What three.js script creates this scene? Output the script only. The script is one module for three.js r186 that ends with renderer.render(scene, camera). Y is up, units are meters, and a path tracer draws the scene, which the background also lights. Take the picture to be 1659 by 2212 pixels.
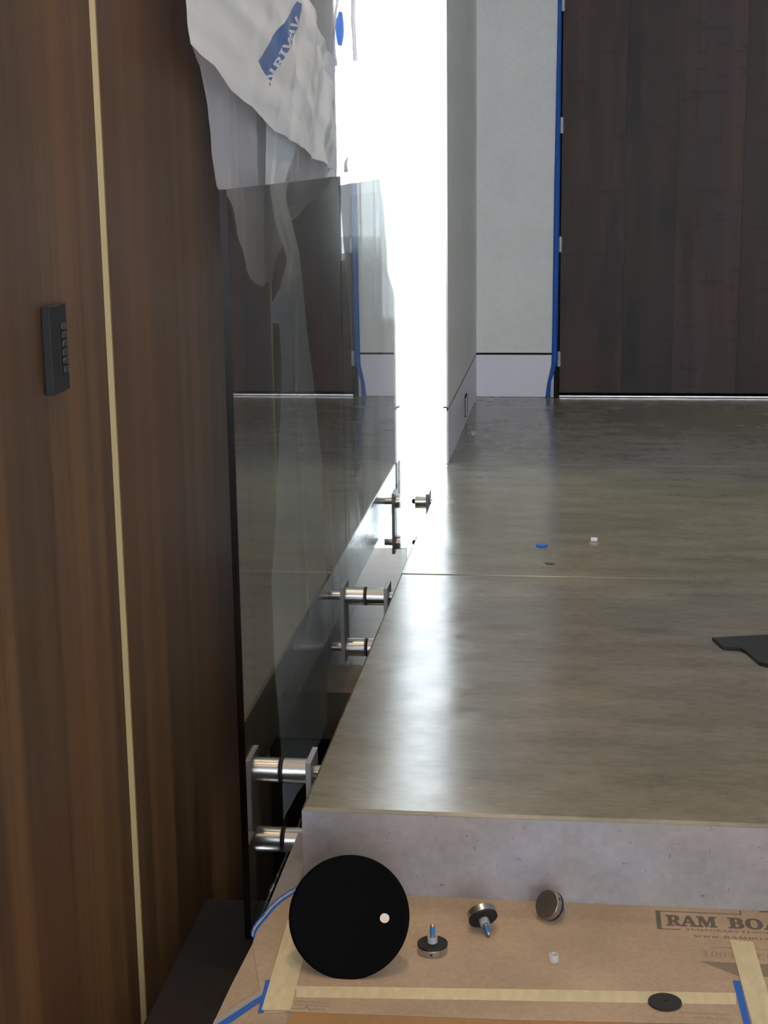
import * as THREE from 'three';
import { mergeGeometries } from 'three/addons/utils/BufferGeometryUtils.js';
import { RoundedBoxGeometry } from 'three/addons/geometries/RoundedBoxGeometry.js';

// ---------- camera, sky, exposure (y up, metres; y = 0 is the top of the entry slab) ----------
const scene = new THREE.Scene();
const camera = new THREE.PerspectiveCamera(35.55, 1659 / 2212, 0.05, 200);
camera.position.set(0, 1.12, 0);
{
  const right = new THREE.Vector3(0.99274, -0.01282, -0.11969);       // the camera's axes in the world
  const down = new THREE.Vector3(0.01396, -0.97521, 0.22077);
  right.normalize(); down.addScaledVector(right, -down.dot(right)).normalize();
  const up = down.clone().negate(), back = new THREE.Vector3().crossVectors(right, up);
  camera.quaternion.setFromRotationMatrix(new THREE.Matrix4().makeBasis(right, up, back));
}
scene.add(camera);
const SKY = 10;                                                         // one even, bright overcast sky
scene.background = new THREE.Color().setRGB(0.93, 0.97, 1.06);
scene.backgroundIntensity = SKY;
const LAMP = 6;                                                        // candela of each ceiling downlight
const renderer = new THREE.WebGLRenderer({ antialias: true });
renderer.toneMapping = THREE.LinearToneMapping;
renderer.toneMappingExposure = 0.8;
renderer.shadowMap.enabled = true;

// ---------- helpers ----------
const counts = {};
function numbered(name) { const n = counts[name] = (counts[name] ?? -1) + 1; return n ? `${name}_${String(n).padStart(3, '0')}` : name; }
function mesh(name, geo, mat, parent = scene) {
  const g = Array.isArray(geo) ? mergeGeometries(geo.map((k) => (k.index ? k.toNonIndexed() : k))) : geo;
  const o = new THREE.Mesh(g, mat);
  o.name = parent === scene ? numbered(name) : name;
  o.castShadow = o.receiveShadow = true;
  parent.add(o);
  return o;
}
function tag(o, label, category, group) { o.userData = { label, category, ...(group ? { group } : {}) }; return o; }
function thing(name, label, category, at = [0, 0, 0], group) {
  const o = new THREE.Group(); o.name = numbered(name); o.position.set(...at); scene.add(o);
  return tag(o, label, category, group);
}
function structure(name, at = [0, 0, 0]) {
  const o = new THREE.Group(); o.name = name; o.position.set(...at); scene.add(o); o.userData = { kind: 'structure' }; return o;
}
function struct(name, geo, mat) { const o = mesh(name, geo, mat); o.userData = { kind: 'structure' }; return o; }
// a box from its corners, uv in metres from the two axes of each face
function box(x0, x1, y0, y1, z0, z1, r = 0) {
  const w = x1 - x0, h = y1 - y0, d = z1 - z0;
  const g = r ? new RoundedBoxGeometry(w, h, d, 3, Math.min(r, w / 2.01, h / 2.01, d / 2.01)) : new THREE.BoxGeometry(w, h, d);
  g.translate((x0 + x1) / 2, (y0 + y1) / 2, (z0 + z1) / 2);
  return metreUV(g);
}
function metreUV(g) {
  const p = g.attributes.position, n = g.attributes.normal, uv = new Float32Array(p.count * 2);
  for (let i = 0; i < p.count; i++) {
    const ax = Math.abs(n.getX(i)), ay = Math.abs(n.getY(i)), az = Math.abs(n.getZ(i));
    const [u, v] = ax > ay && ax > az ? [p.getZ(i), p.getY(i)] : ay > az ? [p.getX(i), p.getZ(i)] : [p.getX(i), p.getY(i)];
    uv[2 * i] = u; uv[2 * i + 1] = v;
  }
  g.setAttribute('uv', new THREE.BufferAttribute(uv, 2));
  return g;
}
// a flat outline in the XZ plane, raised from y0 to y1
function slabShape(pts, y0, y1, bevel = 0) {
  const s = new THREE.Shape(pts.map(([x, z]) => new THREE.Vector2(x, -z)));
  const g = new THREE.ExtrudeGeometry(s, { depth: y1 - y0 - 2 * bevel, bevelEnabled: bevel > 0, bevelSize: bevel, bevelThickness: bevel, bevelOffset: -bevel, bevelSegments: 2 });
  g.rotateX(-Math.PI / 2).translate(0, y0 + bevel, 0);
  return metreUV(g);
}
function cyl(r, x0, x1, axis = 'y', seg = 40) {
  const g = new THREE.CylinderGeometry(r, r, x1 - x0, seg); g.translate(0, (x0 + x1) / 2, 0);
  if (axis === 'x') g.rotateZ(-Math.PI / 2);
  if (axis === 'z') g.rotateX(Math.PI / 2);
  return g;
}
function lathe(pts, seg = 64) { return new THREE.LatheGeometry(pts.map(([r, y]) => new THREE.Vector2(r, y)), seg); }
// seeded noise
function hash(x, y, s) { let h = Math.imul(x, 374761393) ^ Math.imul(y, 668265263) ^ Math.imul(s, 2147483647 - 97); h = Math.imul(h ^ (h >>> 13), 1274126177); return ((h ^ (h >>> 16)) >>> 0) / 4294967296; }
function noise(x, y, s = 1) {
  const xi = Math.floor(x), yi = Math.floor(y), fx = x - xi, fy = y - yi, u = fx * fx * (3 - 2 * fx), v = fy * fy * (3 - 2 * fy);
  const a = hash(xi, yi, s), b = hash(xi + 1, yi, s), c = hash(xi, yi + 1, s), d = hash(xi + 1, yi + 1, s);
  return a + (b - a) * u + (c - a) * v + (a - b - c + d) * u * v;
}
function fbm(x, y, s = 1, oct = 4) { let v = 0, a = 0.5, t = 0; for (let i = 0; i < oct; i++) { v += a * noise(x, y, s + i * 17); t += a; a *= 0.5; x *= 2.03; y *= 2.03; } return v / t; }
const clamp = (x, a = 0, b = 1) => Math.min(b, Math.max(a, x));
const mix = (a, b, t) => a + (b - a) * t;
const mixc = (a, b, t) => [0, 1, 2].map((i) => mix(a[i], b[i], t));
function tex(w, h, size, fn, srgb = true) {        // fn(x, y in metres) -> [r, g, b] 0..255; the picture covers size = [w, h] metres and repeats mirrored
  const d = new Uint8Array(w * h * 4);
  for (let j = 0; j < h; j++) for (let i = 0; i < w; i++) {
    const c = fn(i / w * size[0], j / h * size[1]), k = 4 * (j * w + i);
    d[k] = clamp(c[0], 0, 255); d[k + 1] = clamp(c[1], 0, 255); d[k + 2] = clamp(c[2], 0, 255); d[k + 3] = 255;
  }
  const t = new THREE.DataTexture(d, w, h, THREE.RGBAFormat);
  t.wrapS = t.wrapT = THREE.MirroredRepeatWrapping; t.magFilter = THREE.LinearFilter; t.minFilter = THREE.LinearMipmapLinearFilter; t.generateMipmaps = true;
  if (srgb) t.colorSpace = THREE.SRGBColorSpace;
  t.repeat.set(1 / size[0], 1 / size[1]); t.needsUpdate = true;
  return t;
}
const std = (o) => new THREE.MeshStandardMaterial(o);
const phys = (o) => new THREE.MeshPhysicalMaterial(o);

// ---------- materials ----------
const concreteMap = tex(1024, 2048, [2.4, 4.8], (x, y) => {
  const big = fbm(x * 2.2, y * 2.2, 3, 4), mid = fbm(x * 6, y * 16, 9, 4), fine = fbm(x * 50, y * 130, 21, 3), cool = fbm(x * 1.3 + 7, y * 1.3, 33, 3);
  let v = 0.60 + 0.15 * (big - 0.5) + 0.13 * (mid - 0.5) + 0.09 * (fine - 0.5);
  const c = mixc([143, 136, 117], [137, 133, 126], clamp((cool - 0.35) * 2.4));
  const pit = noise(x * 140, y * 140, 77) > 0.965 ? 0.85 : 1;
  v *= pit * 1.5;
  return c.map((k) => k * v);
});
const concreteRough = tex(512, 1024, [2.4, 4.8], (x, y) => { const v = 96 + 60 * (fbm(x * 4, y * 6, 51, 4) - 0.5) + 40 * (fbm(x * 30, y * 50, 57, 3) - 0.5); return [v, v, v]; }, false);
const concrete = std({ map: concreteMap, roughness: 0.52, roughnessMap: concreteRough });
const rawConcreteMap = tex(1024, 512, [1.2, 0.6], (x, y) => {
  const big = fbm(x * 7, y * 9, 103, 5), fine = fbm(x * 90, y * 90, 121, 3), tint = fbm(x * 4 + 3, y * 6, 133, 3);
  const v = 1 + 0.3 * (big - 0.5) + 0.12 * (fine - 0.5), c = mixc([138, 132, 130], [136, 138, 150], clamp((tint - 0.35) * 2.6));
  const pit = noise(x * 150, y * 150, 171) > 0.975 ? 0.72 : 1;
  return c.map((k) => k * v * pit);
});
const landingConcrete = std({ map: concreteMap, color: '#fff2dc', roughness: 0.35 });
const rawConcrete = std({ map: rawConcreteMap, roughness: 0.75 });
function woodMap(seed, dark, light, red, period) {
  return tex(1024, 1024, [1.28, 2.56], (x, y) => {
    const wob = 0.012 * (fbm(x * 3, y * 0.9, seed, 3) - 0.5);
    const leaf = Math.floor((x + wob * 0.3) / period), lt = hash(leaf, 5, seed);
    const band = fbm((x + wob) * 22, y * 0.25 + leaf * 9, seed + 2, 4), fine = fbm((x + wob) * 170, y * 2.2, seed + 5, 3), pore = fbm(x * 420, y * 9, seed + 8, 2);
    const cloud = fbm(x * 3, y * 1.6, seed + 11, 3);
    const t = clamp(0.5 + 1.6 * (band - 0.5) + 0.8 * (fine - 0.5) + 0.35 * (pore - 0.5) + 0.3 * (lt - 0.5));
    return mixc(mixc(dark, light, t), red, clamp((cloud - 0.42) * 2) * 0.5);
  });
}
const wallWood = std({ map: woodMap(7, [64, 43, 23], [99, 70, 38], [97, 55, 27], 0.16), roughness: 0.48 });
const doorTex = tex(1024, 2048, [1.28, 2.56], (x, y) => {
  const wx = x + 0.05 * (fbm(x * 3, y * 1.2, 201, 3) - 0.5);
  const fig = fbm(wx * 16, y * 1.4, 203, 4), fine = fbm(wx * 120, y * 5, 207, 3), blot = fbm(x * 7, y * 2.2, 211, 4), cool = fbm(x * 4 + 3, y * 1.6, 215, 3);
  const crack = fbm(x * 9, y * 40, 219, 3) > 0.745 ? 0.78 : 1;
  let c = mixc([40, 25, 17], [74, 48, 34], clamp(0.5 + 1.3 * (fig - 0.5) + 0.4 * (fine - 0.5)));
  c = mixc(c, [50, 38, 48], clamp((cool - 0.45) * 2.4) * 0.7);
  const k = blot > 0.62 ? mix(1, 0.62, clamp((blot - 0.62) * 9)) : 1;
  return c.map((q) => q * k * crack);
});
const doorWoods = [0.92, 0.62, 1.0, 0.66, 0.85].map((v, i) => { const t = doorTex.clone(); t.offset.set(0.37 * i, 0.21 * i); t.needsUpdate = true; return std({ map: t, color: new THREE.Color().setRGB(v, v, v), roughness: 0.58 }); });
const paintMap = tex(256, 256, [0.5, 0.5], (x, y) => { const v = 222 + 9 * (fbm(x * 60, y * 60, 301, 3) - 0.5) + 8 * (fbm(x * 6, y * 6, 305, 2) - 0.5); return [v, v, v * 0.985]; });
const wallPaint = std({ map: paintMap, roughness: 0.8 });
const basePaint = std({ color: '#dddbe4', roughness: 0.5 });
const darkGap = std({ color: '#15130f', roughness: 0.9 });
const brass = std({ color: '#e2d19c', roughness: 0.4, metalness: 0.25 });
const steel = std({ color: '#b9b8b6', roughness: 0.28, metalness: 1 });
const satin = std({ color: '#a9a9ad', roughness: 0.5, metalness: 0.55 });
const rubber = std({ color: '#0d0d0e', roughness: 0.7 });
const blueTape = std({ color: '#1a5cb4', roughness: 0.7 });
const nylon = phys({ color: '#e8e8e8', roughness: 0.35, transmission: 0.5, thickness: 0, transparent: true, opacity: 0.6 });
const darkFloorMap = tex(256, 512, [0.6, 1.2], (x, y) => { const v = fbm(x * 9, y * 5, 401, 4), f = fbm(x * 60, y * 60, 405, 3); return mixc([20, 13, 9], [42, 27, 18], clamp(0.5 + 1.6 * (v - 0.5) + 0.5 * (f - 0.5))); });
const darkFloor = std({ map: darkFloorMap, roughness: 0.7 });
const tintedPane = phys({ color: '#eef2f1', roughness: 0, transmission: 1, thickness: 0, ior: 1.5 });
const pane = phys({ color: '#ffffff', roughness: 0, transmission: 1, thickness: 0, ior: 1.5 });

// ---------- structure ----------
// the entry slab: three pours with open joints; the trowelled top is very slightly wavy, its edges eased
function pour(x0, x1, z0, z1, c, nx, nz) {
  const wave = (x, z) => 0.0018 * (fbm(x * 5 + 40, z * 4 + 60, 61, 2) - 0.5) + 0.0032 * (fbm(x * 1.7 + 40, z * 1.5 + 60, 67, 2) - 0.5);
  const X = (i) => mix(x0 + c, x1 - c, Math.pow(i / nx, 1.6)), Z = (j) => mix(z0 + c, z1 - c, j / nz);
  const p = [], n = [], idx = [], uvs = [];
  for (let j = 0; j <= nz; j++) for (let i = 0; i <= nx; i++) {
    const x = X(i), z = Z(j), h = 0.01, e = clamp(Math.min(x - x0, x1 - x, z - z0, z1 - z) / 0.04);
    const v = new THREE.Vector3((wave(x - h, z) - wave(x + h, z)) / (2 * h), 1, (wave(x, z - h) - wave(x, z + h)) / (2 * h)).normalize();
    p.push(x, (wave(x, z) - 0.0008) * e * 0.3, z); n.push(v.x, v.y, v.z); uvs.push(x, z);
  }
  for (let j = 0; j < nz; j++) for (let i = 0; i < nx; i++) { const a = j * (nx + 1) + i, b = a + 1, d = a + nx + 1, f = d + 1; idx.push(a, d, b, b, d, f); }
  const g = new THREE.BufferGeometry();
  g.setAttribute('position', new THREE.Float32BufferAttribute(p, 3)); g.setAttribute('normal', new THREE.Float32BufferAttribute(n, 3)); g.setAttribute('uv', new THREE.Float32BufferAttribute(uvs, 2)); g.setIndex(idx);
  const quads = [], q = (a, b, d, f) => quads.push(a, b, d, a, d, f);
  const A = [x0 + c, 0, z0 + c], B = [x1 - c, 0, z0 + c], C = [x1 - c, 0, z1 - c], D = [x0 + c, 0, z1 - c], a = [x0, -c, z0], b = [x1, -c, z0], e = [x1, -c, z1], d = [x0, -c, z1];
  q(A, B, b, a); q(B, C, e, b); q(C, D, d, e); q(D, A, a, d);
  const lo = (v) => [v[0], -0.16, v[2]];
  q(a, b, lo(b), lo(a)); q(b, e, lo(e), lo(b)); q(e, d, lo(d), lo(e)); q(d, a, lo(a), lo(d)); q(lo(a), lo(b), lo(e), lo(d));
  const k = new THREE.BufferGeometry(); k.setAttribute('position', new THREE.Float32BufferAttribute(quads.flat(), 3)); k.computeVertexNormals(); metreUV(k);
  return [g, k];
}
const floor = structure('floor');
mesh('concrete_panel', pour(-0.47, 3.6, -4.158, -2.573, 0.005, 260, 150), concrete, floor);
mesh('concrete_panel', pour(-0.47, 3.6, -5.722, -4.163, 0.002, 260, 150), concrete, floor);
mesh('concrete_panel', pour(-0.47, 3.6, -7.5, -5.725, 0.0015, 260, 150), concrete, floor);
mesh('front_fascia', box(-0.4695, 3.6, -0.16, -0.006, -2.574, -2.5722), rawConcrete, floor);
// one step down: the tread in front
struct('floor_lower', box(-0.523, 3.6, -0.32, -0.16, -2.82, 3.1), rawConcrete);
// two steps down: the narrow dark strip along the wood wall, then the drop, then the far landing
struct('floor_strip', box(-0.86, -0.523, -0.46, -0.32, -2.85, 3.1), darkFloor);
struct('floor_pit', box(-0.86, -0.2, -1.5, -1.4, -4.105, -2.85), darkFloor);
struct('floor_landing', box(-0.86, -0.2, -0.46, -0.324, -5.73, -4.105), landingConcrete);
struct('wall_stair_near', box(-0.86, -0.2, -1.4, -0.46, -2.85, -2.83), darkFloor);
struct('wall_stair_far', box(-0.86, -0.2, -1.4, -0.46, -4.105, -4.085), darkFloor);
struct('wall_stair_side', box(-0.3, -0.28, -1.4, -0.16, -5.73, -2.82), wallPaint);

// the wood wall on the left, in panels between brass reveals; far end glazed above
const WX = -0.715;
const wallLeft = structure('wall_left');
const seams = [3.1, 1.46, 0.189, -1.085, -1.838, -2.382, -3.645, -4.75];
for (let i = 0; i + 1 < seams.length; i++) {
  const gap = i === 3 ? [0.018, 0.0015] : i === 4 ? [0.0015, 0.018] : [0.018, 0.018];
  mesh('wood_panel', box(WX - 0.02, WX + (i === 3 ? 0.004 : 0), i < 5 ? -0.32 : -1.4, 2.7, seams[i + 1] + gap[1], seams[i] - gap[0], 0.0012), wallWood, wallLeft);
}
for (const z of [1.46, 0.189, -1.085, -2.382, -3.645]) mesh('reveal_strip', box(WX - 0.02, WX - 0.002, -0.32, 2.7, z - 0.018, z + 0.018), brass, wallLeft);
mesh('wood_panel', box(WX - 0.02, WX, -1.4, 0.8, -5.74, -4.75), wallWood, wallLeft);
mesh('backing', [box(WX - 0.15, WX - 0.02, -1.5, 2.7, -4.75, 3.1), box(WX - 0.15, WX - 0.02, -1.5, 0.8, -5.74, -4.75)], darkGap, wallLeft);
mesh('wood_panel', box(WX, -0.657, -0.324, 0.53, -5.74, -5.70, 0.001), wallWood, wallLeft);
const win2 = structure('window_2');
mesh('window_frame', [box(WX - 0.15, WX, 0.8, 0.82, -5.74, -4.75), box(WX - 0.15, WX, 0.82, 2.7, -4.765, -4.75)], basePaint, win2);
mesh('window_pane', box(WX - 0.09, WX - 0.084, 0.82, 2.7, -5.74, -4.765), tintedPane, win2);
// the tall slot window at the end of the stair
const win1 = structure('window_1');
mesh('window_pane', box(WX - 0.02, -0.474, -0.324, 2.7, -5.741, -5.735), tintedPane, win1);
mesh('glazing_clip', box(-0.486, -0.4685, 0.2045, 0.2085, -5.734, -5.722), darkGap, win1);
// the return wall of the door recess, tapering to a thin edge at the window
const ret = structure('wall_return');
{
  const sh = (y0, y1, m, name, inset = 0) => mesh(name, slabShape([[-0.467 - inset, -5.722], [-0.467 - inset, -7.37], [-0.61, -7.37], [-0.4735, -5.735], [-0.4735, -5.722]], y0, y1), m, ret);
  sh(0.205, 2.7, wallPaint, 'wall_face');
  sh(0.195, 0.205, darkGap, 'reveal_groove', 0.004);
  sh(0.0, 0.195, basePaint, 'base_panel');
  sh(-0.16, 0.0, darkGap, 'wall_foot', 0.003);
}
const back = structure('wall_back');
mesh('wall_face', [box(-0.595, -0.112, 0.205, 2.7, -7.5, -7.34), box(-0.112, 3.6, 2.4, 2.7, -7.5, -7.34), box(1.13, 3.6, 0.205, 2.4, -7.5, -7.34)], wallPaint, back);
mesh('reveal_groove', [box(-0.595, -0.112, 0.195, 0.205, -7.5, -7.344), box(1.13, 3.6, 0.195, 0.205, -7.5, -7.344)], darkGap, back);
mesh('base_panel', [box(-0.595, -0.112, 0.001, 0.195, -7.5, -7.34), box(1.13, 3.6, 0.001, 0.195, -7.5, -7.34)], basePaint, back);
mesh('door_jamb', [box(-0.112, -0.092, 0.001, 2.4, -7.5, -7.345), box(1.11, 1.13, 0.001, 2.4, -7.5, -7.345), box(-0.092, 1.11, 0.001, 2.4, -7.5, -7.42)], darkGap, back);
struct('ceiling', box(-0.9, 3.7, 2.7, 2.8, -7.5, 3.2), wallPaint);
struct('wall_right', box(3.6, 3.75, -0.4, 2.7, -7.5, 3.2), wallPaint);
{ // the wall behind the camera has a wide window
  const f = structure('wall_front');
  mesh('wall_face', [box(-0.9, -0.5, -0.5, 2.7, 3.1, 3.25), box(3.3, 3.75, -0.5, 2.7, 3.1, 3.25), box(-0.5, 3.3, -0.5, 0.0, 3.1, 3.25), box(-0.5, 3.3, 2.55, 2.7, 3.1, 3.25)], wallPaint, f);
  const w = structure('window_3');
  mesh('window_pane', box(-0.5, 3.3, 0.0, 2.55, 3.17, 3.176), pane, w);
}
// recessed warm downlights along the wood wall, above the frame
function downlight(x, z, label) {
  const t = thing('ceiling_downlight', label, 'downlight', [x, 2.7, z], 'recessed downlights in the ceiling along the wood wall');
  mesh('trim_ring', lathe([[0.045, -0.001], [0.047, -0.004], [0.056, -0.004], [0.058, 0], [0.045, 0]], 40), basePaint, t);
  mesh('lens', cyl(0.045, -0.0015, -0.0005, 'y', 40), std({ color: '#ffffff', emissive: '#ffe2c0', emissiveIntensity: 3 }), t);
  const l = new THREE.SpotLight('#ffe2c0', LAMP, 0, 1.2, 0.7, 2); l.position.set(0, -0.006, 0); l.target.position.set(0, -1, 0); l.castShadow = true; l.shadow.radius = 4; t.add(l, l.target);
}
[-1.1, -2.4, -3.7].forEach((z, i) => downlight(-0.2, z, ['round ceiling downlight nearest the camera, above the wood wall', 'middle round ceiling downlight above the wood wall and the slab corner', 'farthest round ceiling downlight, above the hanging plastic sheets'][i]));
// the door
const door = structure('door_1');
{
  const e = [-0.087, 0.1955, 0.4215, 0.711, 0.93, 1.105];
  for (let i = 0; i < 5; i++) mesh('wood_plank', box(e[i], e[i + 1] - 0.0003, 0.021, 2.39, -7.39, -7.346, 0.0003), doorWoods[i], door);
  for (const y of [0.178, 0.697, 1.219, 1.738]) {
    const h = new THREE.Group(); h.name = 'hinge'; h.position.set(-0.0885, y, -7.336); door.add(h);
    mesh('knuckle', cyl(0.0095, -0.0345, -0.0005, 'y', 20), satin, h); mesh('knuckle', cyl(0.0095, 0.0005, 0.0345, 'y', 20), satin, h);
  }
  mesh('threshold', box(-0.087, 1.11, 0.001, 0.009, -7.4, -7.338, 0.002), steel, door);
}

// ---------- the glass panel and its standoff brackets ----------
const GX = -0.565;
const solidGlass = phys({ color: '#ffffff', roughness: 0, transmission: 1, thickness: 0.012, ior: 1.62, attenuationColor: new THREE.Color().setRGB(0.62, 0.84, 0.76), attenuationDistance: 0.15 });
{
  const t = thing('glass_guard', 'tall clear glass guard panel with black polished edge standing on steel brackets beside the slab', 'glass guard', [GX - 0.006, -0.252, -3.87]);
  const z0 = -2.565 + 3.87, z1 = -5.19 + 3.87, h = 1.062 + 0.252;
  mesh('pane', box(-0.006, 0.006, 0, h, z1, z0), solidGlass, t);
}
const brushedMap = tex(64, 512, [0.05, 0.1], (x, y) => { const v = 105 + 60 * (fbm(x * 30, y * 2600, 501, 2) - 0.5); return [v, v, v]; }, false);
const tubeSteel = std({ color: '#c4c2be', roughness: 0.75, roughnessMap: brushedMap, metalness: 1 });
function bracket(z, label, bare) {
  const t = thing('standoff_bracket', label, 'bracket', [-0.506, -0.135, z], 'steel standoff brackets along the slab edge');
  mesh('plate', box(-0.0055, 0.0055, -0.106, 0.107, -0.043, 0.043, 0.0012), satin, t);
  for (const y of [0.073, -0.073]) {
    const put = (g) => g.translate(0, y, 0);
    mesh('anchor', put(cyl(0.012, 0.0055, 0.0362, 'x')), steel, t);
    const end = bare ? -0.045 : -0.0546;
    mesh('tube', put(cyl(0.0245, end, -0.0055, 'x', 64)), tubeSteel, t);
    if (bare) { mesh('stud', put(cyl(0.005, -0.058, -0.045, 'x', 20)), steel, t); mesh('bushing', put(cyl(0.0085, -0.056, -0.045, 'x', 20)), rubber, t); }
    else mesh('gasket', put(cyl(0.0253, -0.0589, -0.0545, 'x', 64)), rubber, t);
  }
}
bracket(-2.894, 'nearest steel bracket with two round standoffs, by the near corner of the slab', false);
bracket(-4.15, 'middle steel bracket with two round standoffs, holding the far half of the glass panel', false);
bracket(-5.354, 'farthest steel bracket, its bare standoffs holding no glass, beside the bright window', true);

// ---------- clear and milky plastic sheeting hung in the gap between wood wall and glass ----------
const at = (pts, k, s) => { // s along component k of a polyline, giving the other component
  const o = 1 - k;
  for (let i = 0; i + 1 < pts.length; i++) { const a = pts[i], b = pts[i + 1]; if ((s - a[k]) * (s - b[k]) <= 0 && a[k] !== b[k]) return mix(a[o], b[o], (s - a[k]) / (b[k] - a[k])); }
  return Math.abs(s - pts[0][k]) < Math.abs(s - pts[pts.length - 1][k]) ? pts[0][o] : pts[pts.length - 1][o];
};
function sheet(nu, nv, zy, xf, uvf) { // zy(u, v) -> [z, y]; xf(z, y, u, v) -> x
  const p = [], uv = [], idx = [];
  for (let j = 0; j <= nv; j++) for (let i = 0; i <= nu; i++) {
    const u = i / nu, v = j / nv, [z, y] = zy(u, v);
    p.push(xf(z, y, u, v), y, z); uv.push(...(uvf ? uvf(z, y) : [z, y]));
  }
  for (let j = 0; j < nv; j++) for (let i = 0; i < nu; i++) { const a = j * (nu + 1) + i, b = a + 1, c = a + nu + 1, d = c + 1; idx.push(a, c, b, b, c, d); }
  const g = new THREE.BufferGeometry();
  g.setAttribute('position', new THREE.Float32BufferAttribute(p, 3)); g.setAttribute('uv', new THREE.Float32BufferAttribute(uv, 2)); g.setIndex(idx); g.computeVertexNormals();
  return g;
}
const ridge = (t) => 1 - Math.abs(2 * (t - Math.floor(t)) - 1);
// sharp creases: distance to noisy cell lines
const crumple = (z, y, s, f) => { let m = 0; for (let k = 0; k < 3; k++) { const a = hash(k, 3, s) * 3.14, q = (z * Math.cos(a) + y * Math.sin(a)) * f * (1 + 0.5 * k) + 0.9 * fbm(z * f * 0.6, y * f * 0.6, s + k, 2); m += ridge(q) / (1 + k); } return m / 1.83; };
const fold = (z, y, f, s, n = 3) => { let m = 0; for (let k = 0; k < n; k++) m += ridge(z * f * (1 + k * 0.7) + 0.25 * fbm(y * 1.4 + k * 3, z * 0.8, s + k, 2) + y * (0.2 * hash(k, 1, s) - 0.1) * f + hash(k, 9, s)) / (1 + k); return m / 1.83; };
const film = (o) => phys({ side: THREE.DoubleSide, roughness: 0.9, transmission: 0.45, thickness: 0, transparent: true, ...o });
// print on the big drape: one blue band with white letters along its torn lower side
const printZ = [-4.65, -2.6], printY = [1.0, 1.56];
const printTex = (() => {
  const W = 2048, H = 1024, cv = document.createElement('canvas'); cv.width = W; cv.height = H;
  const c = cv.getContext('2d');
  const X = (z) => (z - printZ[0]) / (printZ[1] - printZ[0]) * W, Y = (y) => (1 - (y - printY[0]) / (printY[1] - printY[0])) * H;
  c.fillStyle = '#e9eef3'; c.fillRect(0, 0, W, H);
  const band = [[-3.710, 1.450], [-3.228, 1.295], [-3.330, 1.271], [-3.357, 1.251], [-3.384, 1.268], [-3.424, 1.289], [-3.536, 1.323], [-3.720, 1.393], [-3.775, 1.433], [-3.758, 1.448]];
  c.beginPath(); band.forEach(([z, y], i) => (i ? c.lineTo(X(z), Y(y)) : c.moveTo(X(z), Y(y)))); c.closePath();
  c.fillStyle = '#2f66b4'; c.fill(); c.save(); c.clip();
  // letters read up the band; their lower halves fall outside it
  const sx = W / (printZ[1] - printZ[0]), sy = H / (printY[1] - printY[0]);
  c.translate(X(-3.362), Y(1.253));
  const e = [-0.39, 0.158], n = [0.062, 0.007];                        // along the band and across it, metres on the sheet
  c.transform(e[0] * sx, -e[1] * sy, -n[0] * sx, n[1] * sy, 0, 0);
  c.font = 'bold 100px sans-serif'; c.fillStyle = '#e9ecf2'; c.textBaseline = 'alphabetic';
  c.scale(1 / c.measureText('NRIVAV').width, 1 / 73); c.fillText('NRIVAV', 0, 0);
  c.restore();
  const t = new THREE.CanvasTexture(cv); t.colorSpace = THREE.SRGBColorSpace; t.anisotropy = 8; return t;
})();
const filmPrint = film({ map: printTex, opacity: 0.93, transmission: 0.3, roughness: 0.7 });
const filmBack = film({ color: '#d9d8df', opacity: 0.86 });
const filmThin = film({ color: '#dfeaf2', opacity: 0.86, roughness: 0.85 });
const filmClear = film({ color: '#e6ebe8', opacity: 0.22, roughness: 0.5 });
const filmBright = film({ color: '#eef2f0', opacity: 0.93, transmission: 0.5 });
const filmFold = film({ color: '#e6edf0', opacity: 0.5, roughness: 0.8 });
const crease = (pts, w, x, s) => { // a narrow pleat where the film lies doubled
  const y0 = pts[0][1], y1 = pts[pts.length - 1][1];
  return sheet(6, 60, (u, v) => { const y = mix(y0, y1, v), k = w * (0.35 + 0.65 * Math.sin(Math.PI * clamp(v, 0.04, 0.96))) * (0.7 + 0.6 * fbm(y * 14, 2, s, 2)); return [at(pts, 1, y) + (u - 0.5) * k, y]; }, (z, y, u) => x + 0.004 * Math.sin(u * Math.PI));
};
const PG = 'plastic sheets in the gap between wood wall and glass';
{ // big milky drape with the blue print, hanging over in front
  const bottom = [[-2.649, 1.293], [-2.734, 1.280], [-2.825, 1.267], [-2.962, 1.231], [-3.168, 1.203], [-3.404, 1.161], [-3.566, 1.147], [-3.743, 1.125], [-4.009, 1.091], [-4.554, 1.053]];
  const top = [[-2.649, 2.2], [-3.60, 2.2], [-3.829, 1.504], [-4.053, 1.416], [-4.208, 1.347], [-4.270, 1.210], [-4.365, 1.115], [-4.554, 1.054]];
  const g = sheet(220, 150, (u, v) => { const z = mix(-2.649, -4.554, u), a = at(top, 0, z), b = at(bottom, 0, z); return [z, mix(a, b, 1 - Math.pow(1 - v, 1.0))]; },
    (z, y) => { const e = clamp((-z - 3.1) / 1.2), low = clamp((2.2 - y) / 0.9); return -0.64 - 0.012 * (1 - low) + 0.004 * fbm(z * 4, y * 9, 600, 3) + (0.004 + 0.026 * e) * (fold(z + 0.9 * y, y * 2, 3.1, 610, 3) - 0.5) + 0.02 * e * (fold(z - 1.6 * y, y * 3, 2.9, 614, 2) - 0.5) + 0.006 * (crumple(z * 0.7, y * 2, 620, 4) - 0.5); },
    (z, y) => [(z - printZ[0]) / (printZ[1] - printZ[0]), (y - printY[0]) / (printY[1] - printY[0])]);
  tag(mesh('plastic_sheet', g, filmPrint), 'big milky plastic sheet printed with a blue band and white letters', 'plastic sheet', PG);
}
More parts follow.
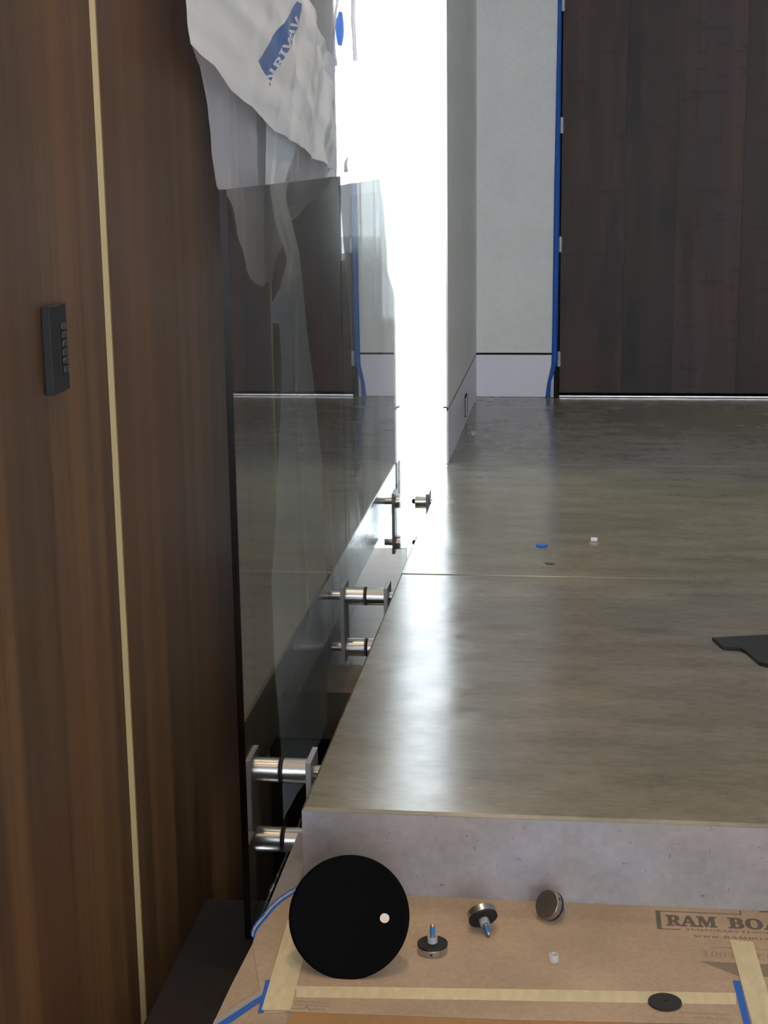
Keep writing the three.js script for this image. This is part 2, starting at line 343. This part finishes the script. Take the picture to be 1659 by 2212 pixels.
{ // layer behind it: tall vertical folds, its left tail ending in mid air behind the glass
  const left = [[-2.7, 2.2], [-2.8, 1.45], [-2.853, 1.302], [-2.902, 1.273], [-2.952, 1.235], [-2.986, 1.203], [-3.044, 1.059], [-3.118, 0.986], [-3.217, 0.899], [-3.284, 0.860], [-3.35, 0.842]];
  const right = [[-3.9, 2.2], [-4.12, 1.49], [-4.371, 1.356], [-4.472, 1.152], [-4.5, 1.08], [-4.3, 1.03], [-3.95, 0.985], [-3.68, 0.95], [-3.553, 0.885], [-3.51, 0.842]];
  const g = sheet(200, 120, (u, v) => { const y = mix(2.2, 0.842, v); return [mix(at(left, 1, y), at(right, 1, y), u), y]; },
    (z, y) => -0.684 + 0.02 * (fold(z, y, 4.2, 640) - 0.5) + 0.004 * (crumple(z, y * 2, 650, 4) - 0.5));
  tag(mesh('plastic_sheet', g, filmBack), 'folded grey plastic sheet behind the printed one, its tail ending behind the glass top', 'plastic sheet', PG);
}
{ // long narrow strip seen through the glass
  const left = [[-3.4, 1.25], [-3.36, 1.1], [-3.33, 0.98], [-3.391, 0.896], [-3.285, 0.827], [-3.304, 0.670], [-3.279, 0.575], [-3.209, 0.390], [-3.128, 0.262], [-3.133, 0.060], [-3.183, -0.134], [-3.19, -0.3]];
  const right = [[-3.85, 1.25], [-3.72, 1.12], [-3.523, 1.028], [-3.561, 0.885], [-3.631, 0.732], [-3.704, 0.560], [-3.817, 0.371], [-3.828, 0.192], [-3.862, 0.002], [-3.838, -0.175], [-3.806, -0.3]];
  const g = sheet(70, 160, (u, v) => { const y = mix(1.25, -0.3, v); return [mix(at(left, 1, y), at(right, 1, y), u), y]; },
    (z, y, u) => -0.632 - 0.024 * clamp((y - 0.9) / 0.15) + 0.007 * (fold(z, y, 3.2, 660) - 0.5) + 0.006 * Math.max(0, 1 - Math.abs(u - 0.32) * 14));
  const o = mesh('plastic_sheet', g, filmThin);
  mesh('crease', crease([[-3.44, 0.86], [-3.429, 0.734], [-3.427, 0.603], [-3.469, 0.447], [-3.482, 0.329], [-3.492, 0.179], [-3.476, 0.03]], 0.05, -0.621, 770), filmFold, o);
  tag(o, 'long pale blue translucent plastic strip hanging down behind the glass panel', 'plastic sheet', PG);
}
{ // small crumpled end hanging beside the strip
  const g = sheet(30, 30, (u, v) => { const a = u * Math.PI * 2, r = 0.085 * Math.sin(v * Math.PI) * (1 + 0.4 * fbm(u * 5, v * 4, 670, 2)); return [-3.235 + r * Math.cos(a), 0.845 - v * 0.07 + 0.02 * Math.sin(a) * Math.sin(v * Math.PI)]; },
    (z, y, u, v) => -0.618 + 0.008 * Math.sin(u * 6.283) * Math.sin(v * 3.1416) + 0.004 * (crumple(z, y, 680, 30) - 0.5));
  tag(mesh('plastic_sheet', g, filmThin), 'small crumpled knot of plastic beside the long hanging strip', 'plastic sheet', PG);
}
{ // almost clear sheet with long creases, low down
  const left = [[-4.3, 1.0], [-4.05, 0.5], [-3.85, 0.0], [-3.8, -0.3]], right = [[-4.9, 1.0], [-4.75, 0.5], [-4.4, 0.0], [-4.0, -0.3]];
  const g = sheet(90, 90, (u, v) => { const y = mix(1.0, -0.3, v); return [mix(at(left, 1, y), at(right, 1, y), u), y]; },
    (z, y) => -0.622 + 0.01 * (fold(z + y * 0.25, y, 6, 690) - 0.5));
  const o = mesh('plastic_sheet', g, filmClear);
  [[[[-3.750, 0.338], [-3.823, 0.126], [-3.938, -0.059], [-4.004, -0.239]], 0.06], [[[-4.141, 0.363], [-4.215, 0.188], [-4.291, 0.068]], 0.05], [[[-4.122, 0.473], [-4.091, 0.238], [-4.086, 0.067]], 0.04], [[[-3.826, 0.097], [-3.936, -0.075], [-4.106, -0.251]], 0.07]].forEach(([p, w], i) => mesh('crease', crease(p, w, -0.611, 780 + i), filmFold, o));
  tag(o, 'nearly clear plastic sheet with long thin creases low behind the glass', 'plastic sheet', PG);
}
{ // bright folded sheet by the window
  const left = [[-4.3, 1.03], [-4.5, 0.6], [-4.7, -0.05]], right = [[-5.2, 1.03], [-5.62, 0.55], [-5.66, -0.05]];
  const g = sheet(120, 60, (u, v) => { const y = mix(1.03, -0.05, v); return [mix(at(left, 1, y), at(right, 1, y), u), y]; },
    (z, y) => -0.655 + 0.022 * (fold(z, y, 3.4, 700) - 0.5));
  tag(mesh('plastic_sheet', g, filmBright), 'bright folded plastic sheet hanging by the window beyond the glass', 'plastic sheet', PG);
}
{ // thin twists of plastic and a rag of blue tape hanging in front of the window
  const g = (pts, r, s) => { const cv = new THREE.CatmullRomCurve3(pts.map((p) => new THREE.Vector3(...p))); const t = new THREE.TubeGeometry(cv, 40, r, 6); const p = t.attributes.position; for (let i = 0; i < p.count; i++) p.setX(i, p.getX(i) + 0.006 * (fbm(p.getY(i) * 30, 0, s, 2) - 0.5)); t.computeVertexNormals(); return t; };
  tag(mesh('plastic_twist', g([[-0.63, 2.1, -4.42], [-0.625, 1.6, -4.5], [-0.62, 1.36, -4.507]], 0.006, 720), filmBack), 'thin grey twist of plastic hanging in front of the bright window', 'plastic twist');
  const t = thing('hanging_tape', 'scrap of blue tape on a thin plastic thread hanging before the bright window', 'tape', [-0.62, 1.33, -4.2]);
  mesh('thread', g([[0, 0, 0.055], [0, 0.06, 0.07], [0.0, 0.2, 0.0], [0, 0.8, 0.1]], 0.0035, 730), filmBack, t);
  const r = sheet(10, 20, (u, v) => { const y = mix(0.135, 0.05, v); return [mix(-0.06, 0.09, u) * (0.5 + 0.6 * Math.sin(v * 3)) - 0.01 + 0.03 * v, y]; }, (z, y, u) => 0.006 + 0.004 * ridge(u * 1.3));
  mesh('tape', r, phys({ color: '#1766c8', side: THREE.DoubleSide, roughness: 0.7, transmission: 0.4, thickness: 0 }), t);
}

// ---------- on the wood wall ----------
{
  const t = thing('keypad', 'black wall keypad with a column of small buttons on the wood wall', 'keypad', [WX + 0.0005, 0.862, -2.1045]);
  const m = std({ color: '#0b0e13', roughness: 0.65 });
  mesh('plate', box(0, 0.0125, -0.0595, 0.0595, -0.0345, 0.0345, 0.0015), m, t);
  mesh('insert', box(0.0115, 0.0135, -0.037, 0.037, -0.024, 0.0005, 0.0006), std({ color: '#08090c', roughness: 0.6 }), t);
  for (let i = 0; i < 6; i++) mesh('button', box(0.013, 0.0165, 0.0295 - i * 0.0118 - 0.0042, 0.0295 - i * 0.0118 + 0.0042, -0.02, -0.004, 0.0012), std({ color: '#1c1e22', roughness: 0.35 }), t);
}
// ---------- on the white walls ----------
{
  const t = thing('wall_outlet', 'small outlet set in the base of the return wall by the window', 'outlet', [-0.467, 0.075, -6.61]);
  mesh('plate', box(0.0002, 0.004, -0.045, 0.045, -0.045, 0.045, 0.0015), darkGap, t);
  mesh('cover', box(0.003, 0.008, -0.036, 0.036, -0.036, 0.045, 0.0015), satin, t);
}
{ // blue masking along the door edge, bulging off the wall and curling at the foot
  const L = [[-0.111, 2.4], [-0.111, 1.75], [-0.119, 0.958], [-0.121, 0.337], [-0.123, 0.147], [-0.14, 0.07], [-0.149, 0.002]], R = [[-0.094, 2.4], [-0.094, 1.75], [-0.0935, 0.958], [-0.096, 0.337], [-0.099, 0.16], [-0.12, 0.075], [-0.126, 0.002]];
  const g = sheet(12, 140, (u, v) => { const y = mix(2.39, 0.002, v); return [mix(at(L, 1, y), at(R, 1, y), u), y]; }, (z, y, u) => -7.338 + 0.0135 * Math.sin(u * Math.PI) + 0.004 * fbm(y * 7, u * 2, 740, 3));
  const p = g.attributes.position; for (let i = 0; i < p.count; i++) { const x = p.getX(i); p.setXYZ(i, p.getZ(i), p.getY(i), x); } g.computeVertexNormals();
  const m = blueTape.clone(); m.side = THREE.DoubleSide;
  const t = thing('masking_tape', 'long strip of blue masking tape running up the hinge edge of the door', 'tape', [0, 0, 0]);
  mesh('strip', g, m, t);
  const q = sheet(8, 12, (u, v) => [mix(-0.128, -0.113, u), mix(0.085, -0.0, v)], (z, y, u) => -7.334 + 0.006 * Math.sin(u * 3)); const w = q.attributes.position; for (let i = 0; i < w.count; i++) w.setXYZ(i, w.getZ(i), Math.max(0.001, w.getY(i)), w.getX(i)); q.computeVertexNormals();
  const m2 = std({ color: '#b9bccb', roughness: 0.6, side: THREE.DoubleSide }); mesh('loose_end', q, m2, t).userData = { label: 'pale loose end of the tape' };
}

// ---------- on the slab ----------
tag(mesh('rubber_pad', slabShape([[0.317, -3.612], [0.438, -3.644], [0.53, -3.66], [0.53, -3.40], [0.423, -3.423], [0.405, -3.437], [0.385, -3.516], [0.375, -3.537], [0.336, -3.543]], 0.0006, 0.009, 0.0012), std({ color: '#121314', roughness: 0.75 })), 'notched black rubber pad lying on the polished slab', 'rubber pad');
function scrap(name, cx, cz, r, h, m, label, cat, seed, y0 = 0.0004) {
  const pts = []; for (let i = 0; i < 11; i++) { const a = i / 11 * 6.283; const k = r * (0.7 + 0.6 * hash(i, 2, seed)); pts.push([k * Math.cos(a) * 1.5, k * Math.sin(a)]); }
  const o = mesh(name, slabShape(pts, 0, h, Math.min(0.001, h * 0.3)), m); o.position.set(cx, y0, cz); return tag(o, label, cat);
}
scrap('tape_scrap', -0.098, -4.49, 0.010, 0.006, std({ color: '#1f6fd0', roughness: 0.6 }), 'small scrap of bright blue tape lying on the slab', 'tape scrap', 801);
scrap('paper_scrap', 0.051, -4.565, 0.006, 0.01, std({ color: '#dddde0', roughness: 0.7 }), 'tiny white crumb lying on the slab right of the blue scrap', 'scrap', 803);
scrap('tape_scrap', -0.068, -4.294, 0.011, 0.001, std({ color: '#3b3f4c', roughness: 0.7 }), 'thin dark sliver on the slab just in front of the blue scrap', 'tape scrap', 805);
function bushing(name, at3, label, group) {
  const o = mesh(name, lathe([[0.0035, 0], [0.0075, 0], [0.0082, 0.001], [0.0082, 0.012], [0.0075, 0.013], [0.0035, 0.013], [0.0035, 0]], 32), nylon);
  o.position.set(...at3); return tag(o, label, 'bushing', group);
}
bushing('nylon_bushing', [-0.416, 0.0005, -6.318], 'small pale bushing standing on the slab near the return wall');

// ---------- the covered tread in front ----------
const kraft = (v, seed) => (x, y) => { const f = fbm(x * 160, y * 160, seed, 3), b = fbm(x * 7, y * 7, seed + 4, 3), sp = noise(x * 420, y * 420, seed + 9); const k = v * (1 + 0.10 * (f - 0.5) + 0.16 * (b - 0.5) + (sp > 0.97 ? 0.1 : sp < 0.02 ? -0.12 : 0)); return [168 * k, 145 * k, 120 * k]; };
const kraftMat = std({ map: tex(1024, 512, [0.8, 0.4], kraft(1, 901)), roughness: 0.85 });
const kraftDark = std({ map: tex(512, 256, [0.8, 0.4], (x, y) => { const c = kraft(0.95, 931)(x, y); return [c[0], c[1] * 0.88, c[2] * 0.7]; }), roughness: 0.85 });
const T = -0.16;
// lower sheet of board, under the main one and out to the tread's edge
tag(mesh('floor_board', slabShape([[-0.421, -2.3], [1.2, -2.3], [1.2, -1.6], [-0.421, -1.6]], T + 0.0002, T + 0.0012), kraftDark), 'brown floor protection sheet showing below the front edge of the printed board', 'floor board');
tag(mesh('floor_board', slabShape([[-0.532, -1.7], [-0.532, -2.124], [-0.529, -2.237], [-0.5225, -2.373], [-0.515, -2.438], [-0.47, -2.42], [-0.423, -2.15], [-0.423, -1.7]], T + 0.0003, T + 0.0014), kraftMat), 'narrow piece of tan floor board along the open edge left of the cream tape', 'floor board');
{
  const W = 2048, H = 700, x0 = -0.53, x1 = 0.75, z0 = -2.5725, z1 = -2.135;
  const cv = document.createElement('canvas'); cv.width = W; cv.height = H; const c = cv.getContext('2d');
  const k = kraft(1, 901), im = c.createImageData(W, H);
  for (let j = 0; j < H; j++) for (let i = 0; i < W; i++) { const q = k(i / W * (x1 - x0), j / H * (z1 - z0)), a = 4 * (j * W + i); im.data[a] = q[0]; im.data[a + 1] = q[1]; im.data[a + 2] = q[2]; im.data[a + 3] = 255; }
  c.putImageData(im, 0, 0);
  const X = (x) => (x - x0) / (x1 - x0) * W, Y = (z) => (z - z0) / (z1 - z0) * H;
  const ink = 'rgba(92,84,74,0.85)', soft = 'rgba(104,92,78,0.6)';
  const text = (s, x, z, h, w, font, style = ink) => { c.save(); c.translate(X(x), Y(z)); c.font = `${font} 100px serif`; const m = c.measureText(s).width; c.scale(w / (x1 - x0) * W / m, h / (z1 - z0) * H / 70); c.fillStyle = c.strokeStyle = style; c.lineWidth = 5; c.textBaseline = 'alphabetic'; c.fillText(s, 0, 0); if (h > 0.02) c.strokeText(s, 0, 0); c.restore(); };
  const rect = (xa, xb, za, zb, style = ink) => { c.fillStyle = style; c.fillRect(X(xa), Y(za), X(xb) - X(xa), Y(zb) - Y(za)); };
  rect(0.144, 0.288, -2.5565, -2.5535); rect(0.144, 0.152, -2.556, -2.489); rect(0.148, 0.184, -2.4925, -2.489); rect(0.286, 0.289, -2.57, -2.5535);
  text('RAM', 0.160, -2.504, 0.036, 0.085, 'bold'); text('BOARD', 0.263, -2.504, 0.036, 0.15, 'bold');
  c.save(); c.font = 'bold 20px sans-serif'; c.restore();
  text('TEMPORARY FLOOR PROTECTION', 0.191, -2.4885, 0.007, 0.235, 'bold'); text('www.RAMBOARD.com', 0.203, -2.4665, 0.009, 0.19, 'bold');
  rect(0.32, 0.5, -2.5725, -2.566, ink);
  c.fillStyle = soft; c.beginPath(); c.moveTo(X(0.206), Y(-2.386)); c.lineTo(X(0.52), Y(-2.386)); c.lineTo(X(0.5), Y(-2.345)); c.lineTo(X(0.262), Y(-2.345)); c.closePath(); c.fill();
  rect(0.235, 0.36, -2.436, -2.434, soft); text('100% RECYCLED', 0.212, -2.402, 0.018, 0.2, 'bold', 'rgba(120,104,88,0.45)');
  text('RECYCLED FIBER FLOOR BOARD', 0.165, -2.222, 0.006, 0.075, 'bold', soft); text('KEEP DRY & FLAT', 0.185, -2.209, 0.006, 0.055, 'bold', soft);
  text('SURFACE PROTECTION', -0.420, -2.197, 0.006, 0.055, 'bold', soft); text('ROLL WIDTH 38 IN', -0.420, -2.187, 0.006, 0.055, 'bold', soft);
  c.strokeStyle = ink; c.lineWidth = 2; c.beginPath(); [[-0.424, -2.179], [-0.405, -2.179], [-0.399, -2.185], [-0.392, -2.176], [-0.386, -2.181], [-0.374, -2.181], [-0.37, -2.176]].forEach(([x, z], i) => (i ? c.lineTo(X(x), Y(z)) : c.moveTo(X(x), Y(z)))); c.stroke();
  const t = new THREE.CanvasTexture(cv); t.colorSpace = THREE.SRGBColorSpace; t.anisotropy = 8;
  const g = slabShape([[-0.521, -2.37], [-0.525, -2.413], [-0.522, -2.44], [-0.506, -2.516], [-0.483, -2.5715], [0.74, -2.5715], [0.74, -2.215], [0.294, -2.203], [0.152, -2.195], [-0.09, -2.181], [-0.43, -2.172], [-0.462, -2.165]], T + 0.0015, T + 0.0027);
  const p = g.attributes.position, uv = g.attributes.uv;
  for (let i = 0; i < p.count; i++) uv.setXY(i, (p.getX(i) - x0) / (x1 - x0), 1 - (p.getZ(i) - z0) / (z1 - z0));
  tag(mesh('floor_board', g, std({ map: t, roughness: 0.85 })), 'printed tan floor protection board taped down in front of the slab', 'floor board');
}
const TB = T + 0.0029;
const cream = std({ map: tex(256, 256, [0.2, 0.2], (x, y) => { const v = 1 + 0.12 * (fbm(x * 120, y * 40, 951, 3) - 0.5); return [203 * v, 188 * v, 150 * v]; }), roughness: 0.75 });
const greyTape = std({ color: '#9a9490', roughness: 0.7 });
const tape = (pts, m, label, lift = 0) => tag(mesh('tape_strip', slabShape(pts, TB + lift, TB + lift + 0.0005), m), label, 'tape');
tape([[-0.426, -2.245], [-0.09, -2.268], [0.256, -2.290], [0.252, -2.256], [-0.09, -2.234], [-0.420, -2.212]], cream, 'long cream tape strip running along the front of the printed board');
tape([[-0.478, -2.46], [-0.443, -2.46], [-0.429, -2.320], [-0.422, -2.172], [-0.466, -2.168]], cream, 'cream tape strip on the floor left of and under the round black cup', 0.0007);
tape([[0.261, -2.461], [0.298, -2.456], [0.304, -2.295], [0.309, -2.10], [0.275, -2.10]], cream, 'cream tape strip at the right, crossing the printing on the board', 0.0007);
tape([[0.254, -2.328], [0.265, -2.327], [0.272, -2.10], [0.262, -2.10]], blueTape, 'blue tape strip along the left side of the right hand cream tape', 0.0003);
tape([[-0.477, -2.258], [-0.467, -2.258], [-0.462, -2.165], [-0.470, -2.159]], blueTape, 'short blue tape piece beside the cream tape at the lower left', 0.0003);
tape([[-0.474, -2.212], [-0.472, -2.196], [-0.527, -2.09], [-0.5315, -2.11]], blueTape, 'diagonal blue tape strip at the lower left corner of the board', 0.0002);
tape([[-0.476, -2.232], [-0.474, -2.213], [-0.531, -2.112], [-0.5315, -2.135]], greyTape, 'diagonal grey tape strip above the diagonal blue one');
{ // torn, curling tape along the back left edge of the board
  const t = thing('curled_tape', 'torn blue and white tape curling along the board edge behind the black cup', 'tape', [0, T, 0]);
  const path = [[-0.5235, -2.39], [-0.5245, -2.42], [-0.517, -2.465], [-0.506, -2.516], [-0.494, -2.545], [-0.482, -2.566], [-0.474, -2.572]];
  const cur = new THREE.CatmullRomCurve3(path.map(([x, z]) => new THREE.Vector3(x, 0, z)));
  const strip = (a, b, ya, yb, s) => { const p = [], idx = [], uv = []; const n = 60; for (let i = 0; i <= n; i++) { const q = cur.getPoint(i / n), j = 0.004 * (fbm(i * 0.35, 1, s, 3) - 0.5) * (i > 2 ? 1 : 0); for (let k = 0; k <= 4; k++) { const w = mix(a, b, k / 4) + (k === 4 ? j : 0); p.push(q.x - w * 0.8, mix(ya, yb, k / 4) + 0.0015 * Math.sin(k) + (k > 1 ? j * 0.6 : 0) + 0.003, q.z - w * 0.45); uv.push(k / 4, i / n); } } for (let i = 0; i < n; i++) for (let k = 0; k < 4; k++) { const A = i * 5 + k; idx.push(A, A + 1, A + 5, A + 1, A + 6, A + 5); } const g = new THREE.BufferGeometry(); g.setAttribute('position', new THREE.Float32BufferAttribute(p, 3)); g.setAttribute('uv', new THREE.Float32BufferAttribute(uv, 2)); g.setIndex(idx); g.computeVertexNormals(); return g; };
  const b = blueTape.clone(); b.side = THREE.DoubleSide; const w = std({ color: '#a9abba', roughness: 0.6, side: THREE.DoubleSide });
  mesh('blue_edge', strip(-0.002, 0.002, 0, 0.002, 961), b, t); mesh('torn_backing', strip(0.002, 0.005, 0.002, 0.005, 967), w, t); mesh('blue_edge', strip(0.005, 0.0068, 0.005, 0.006, 971), b, t);
}
{ // vacuum cup, tipped back on its pump
  const R = 0.0975, lean = 0.56, t = thing('suction_cup', 'large round black suction cup with a small pale dot tipped up on the board', 'suction cup', [-0.3525, TB, -2.272]);
  const m = phys({ color: '#020203', roughness: 0.75, specularIntensity: 0.15 });
  const tip = new THREE.Group(); tip.name = 'cup'; tip.rotation.x = -lean; t.add(tip);   // local y up the face, z out of it
  const put = (g) => g.rotateX(Math.PI / 2).translate(0, R, 0);
  mesh('rim', put(lathe([[R - 0.012, -0.001], [R - 0.006, 0.0004], [R - 0.002, 0], [R, -0.003], [R - 0.001, -0.009], [R - 0.006, -0.013], [R * 0.6, -0.02], [0.02, -0.022], [0, -0.022]], 96)), m, tip);
  mesh('face', put(lathe([[R - 0.0118, -0.0012], [R - 0.02, -0.003], [R * 0.5, -0.005], [0, -0.006]].reverse(), 96)), m, tip);
  mesh('filter_dot', put(cyl(0.0076, -0.0052, -0.0034, 'y', 32)).translate(0.0575, 0.0, 0), std({ color: '#cfc3b4', roughness: 0.8 }), tip);
  mesh('pump', put(cyl(0.02, -0.075, -0.02, 'y', 40)), m, tip);
}
// cap discs that clamp the glass, lying loose
const threadBlue = std({ color: '#2f6fb4', roughness: 0.5 });
function puck(at3, dir, label) {
  const t = thing('glass_clamp', label, 'clamp disc', at3, 'loose glass clamp discs on the board');
  t.quaternion.setFromUnitVectors(new THREE.Vector3(0, 1, 0), new THREE.Vector3(...dir).normalize());
  mesh('cap', lathe([[0, 0], [0.0235, 0], [0.0245, 0.001], [0.0245, 0.0115], [0.0238, 0.0122], [0, 0.0122]]), steel, t);
  mesh('rubber_disc', lathe([[0.004, 0.0123], [0.0243, 0.0123], [0.0247, 0.013], [0.0247, 0.0158], [0.024, 0.0164], [0.004, 0.0164]]), rubber, t);
  mesh('set_screw_hole', cyl(0.0022, 0.0236, 0.0247, 'z', 20).translate(0, 0.0062, 0), darkGap, t);
  mesh('bushing', lathe([[0.0042, 0.0165], [0.0078, 0.0165], [0.0082, 0.0172], [0.0082, 0.0265], [0.0078, 0.0272], [0.0042, 0.0272], [0.0042, 0.0165]], 32), nylon, t);
  mesh('stud', [lathe([[0, 0.0165], [0.0036, 0.0165], [0.0036, 0.0300]], 24), lathe([[0.0036, 0.0440], [0.0036, 0.0470], [0.0028, 0.0482], [0, 0.0484]], 24)], steel, t);
  mesh('thread_lock', lathe(Array.from({ length: 29 }, (_, i) => [0.0038 + (i % 2 ? 0.0003 : -0.0002), 0.0300 + i * 0.0005]), 24), threadBlue, t);
  return t;
}
puck([-0.223, TB, -2.376], [0, 1, 0], 'steel clamp disc lying flat, its blue tipped stud pointing straight up');
{ const d = new THREE.Vector3(0.33, -0.52, 0.80).normalize(), h = Math.sqrt(1 - d.y * d.y);
  puck([-0.150, TB + 0.0247 * h - d.y * 0.0005 + 0.0079, -2.468], d.toArray(), 'steel clamp disc tipped onto its rim, black rubber face and stud towards the camera'); }
{ const d = new THREE.Vector3(0.62, -0.50, -0.60).normalize(), h = Math.sqrt(1 - d.y * d.y);
  puck([-0.041, TB + 0.0247 * h + 0.0079, -2.503], d.toArray(), 'steel clamp disc tipped against the slab face, plain metal side showing'); }
bushing('nylon_bushing', [-0.026, TB, -2.362], 'small clear bushing lying loose on the printed tan board');
{
  const t = thing('rubber_washer', 'flat black rubber washer lying on the cream tape strip', 'washer', [0.145, TB + 0.0006, -2.249]);
  mesh('ring', lathe([[0.0032, 0], [0.0248, 0], [0.0255, 0.0006], [0.0255, 0.0024], [0.0248, 0.003], [0.0032, 0.003], [0.0032, 0]]), std({ color: '#1a1918', roughness: 0.75 }), t);
}
tag(mesh('floor_board', slabShape([[-0.712, -4.34], [-0.712, -4.1], [-0.31, -4.1], [-0.31, -4.34]], -0.3238, -0.3225), kraftMat), 'tan board on the edge of the low landing seen under the glass', 'floor board');
renderer.render(scene, camera);
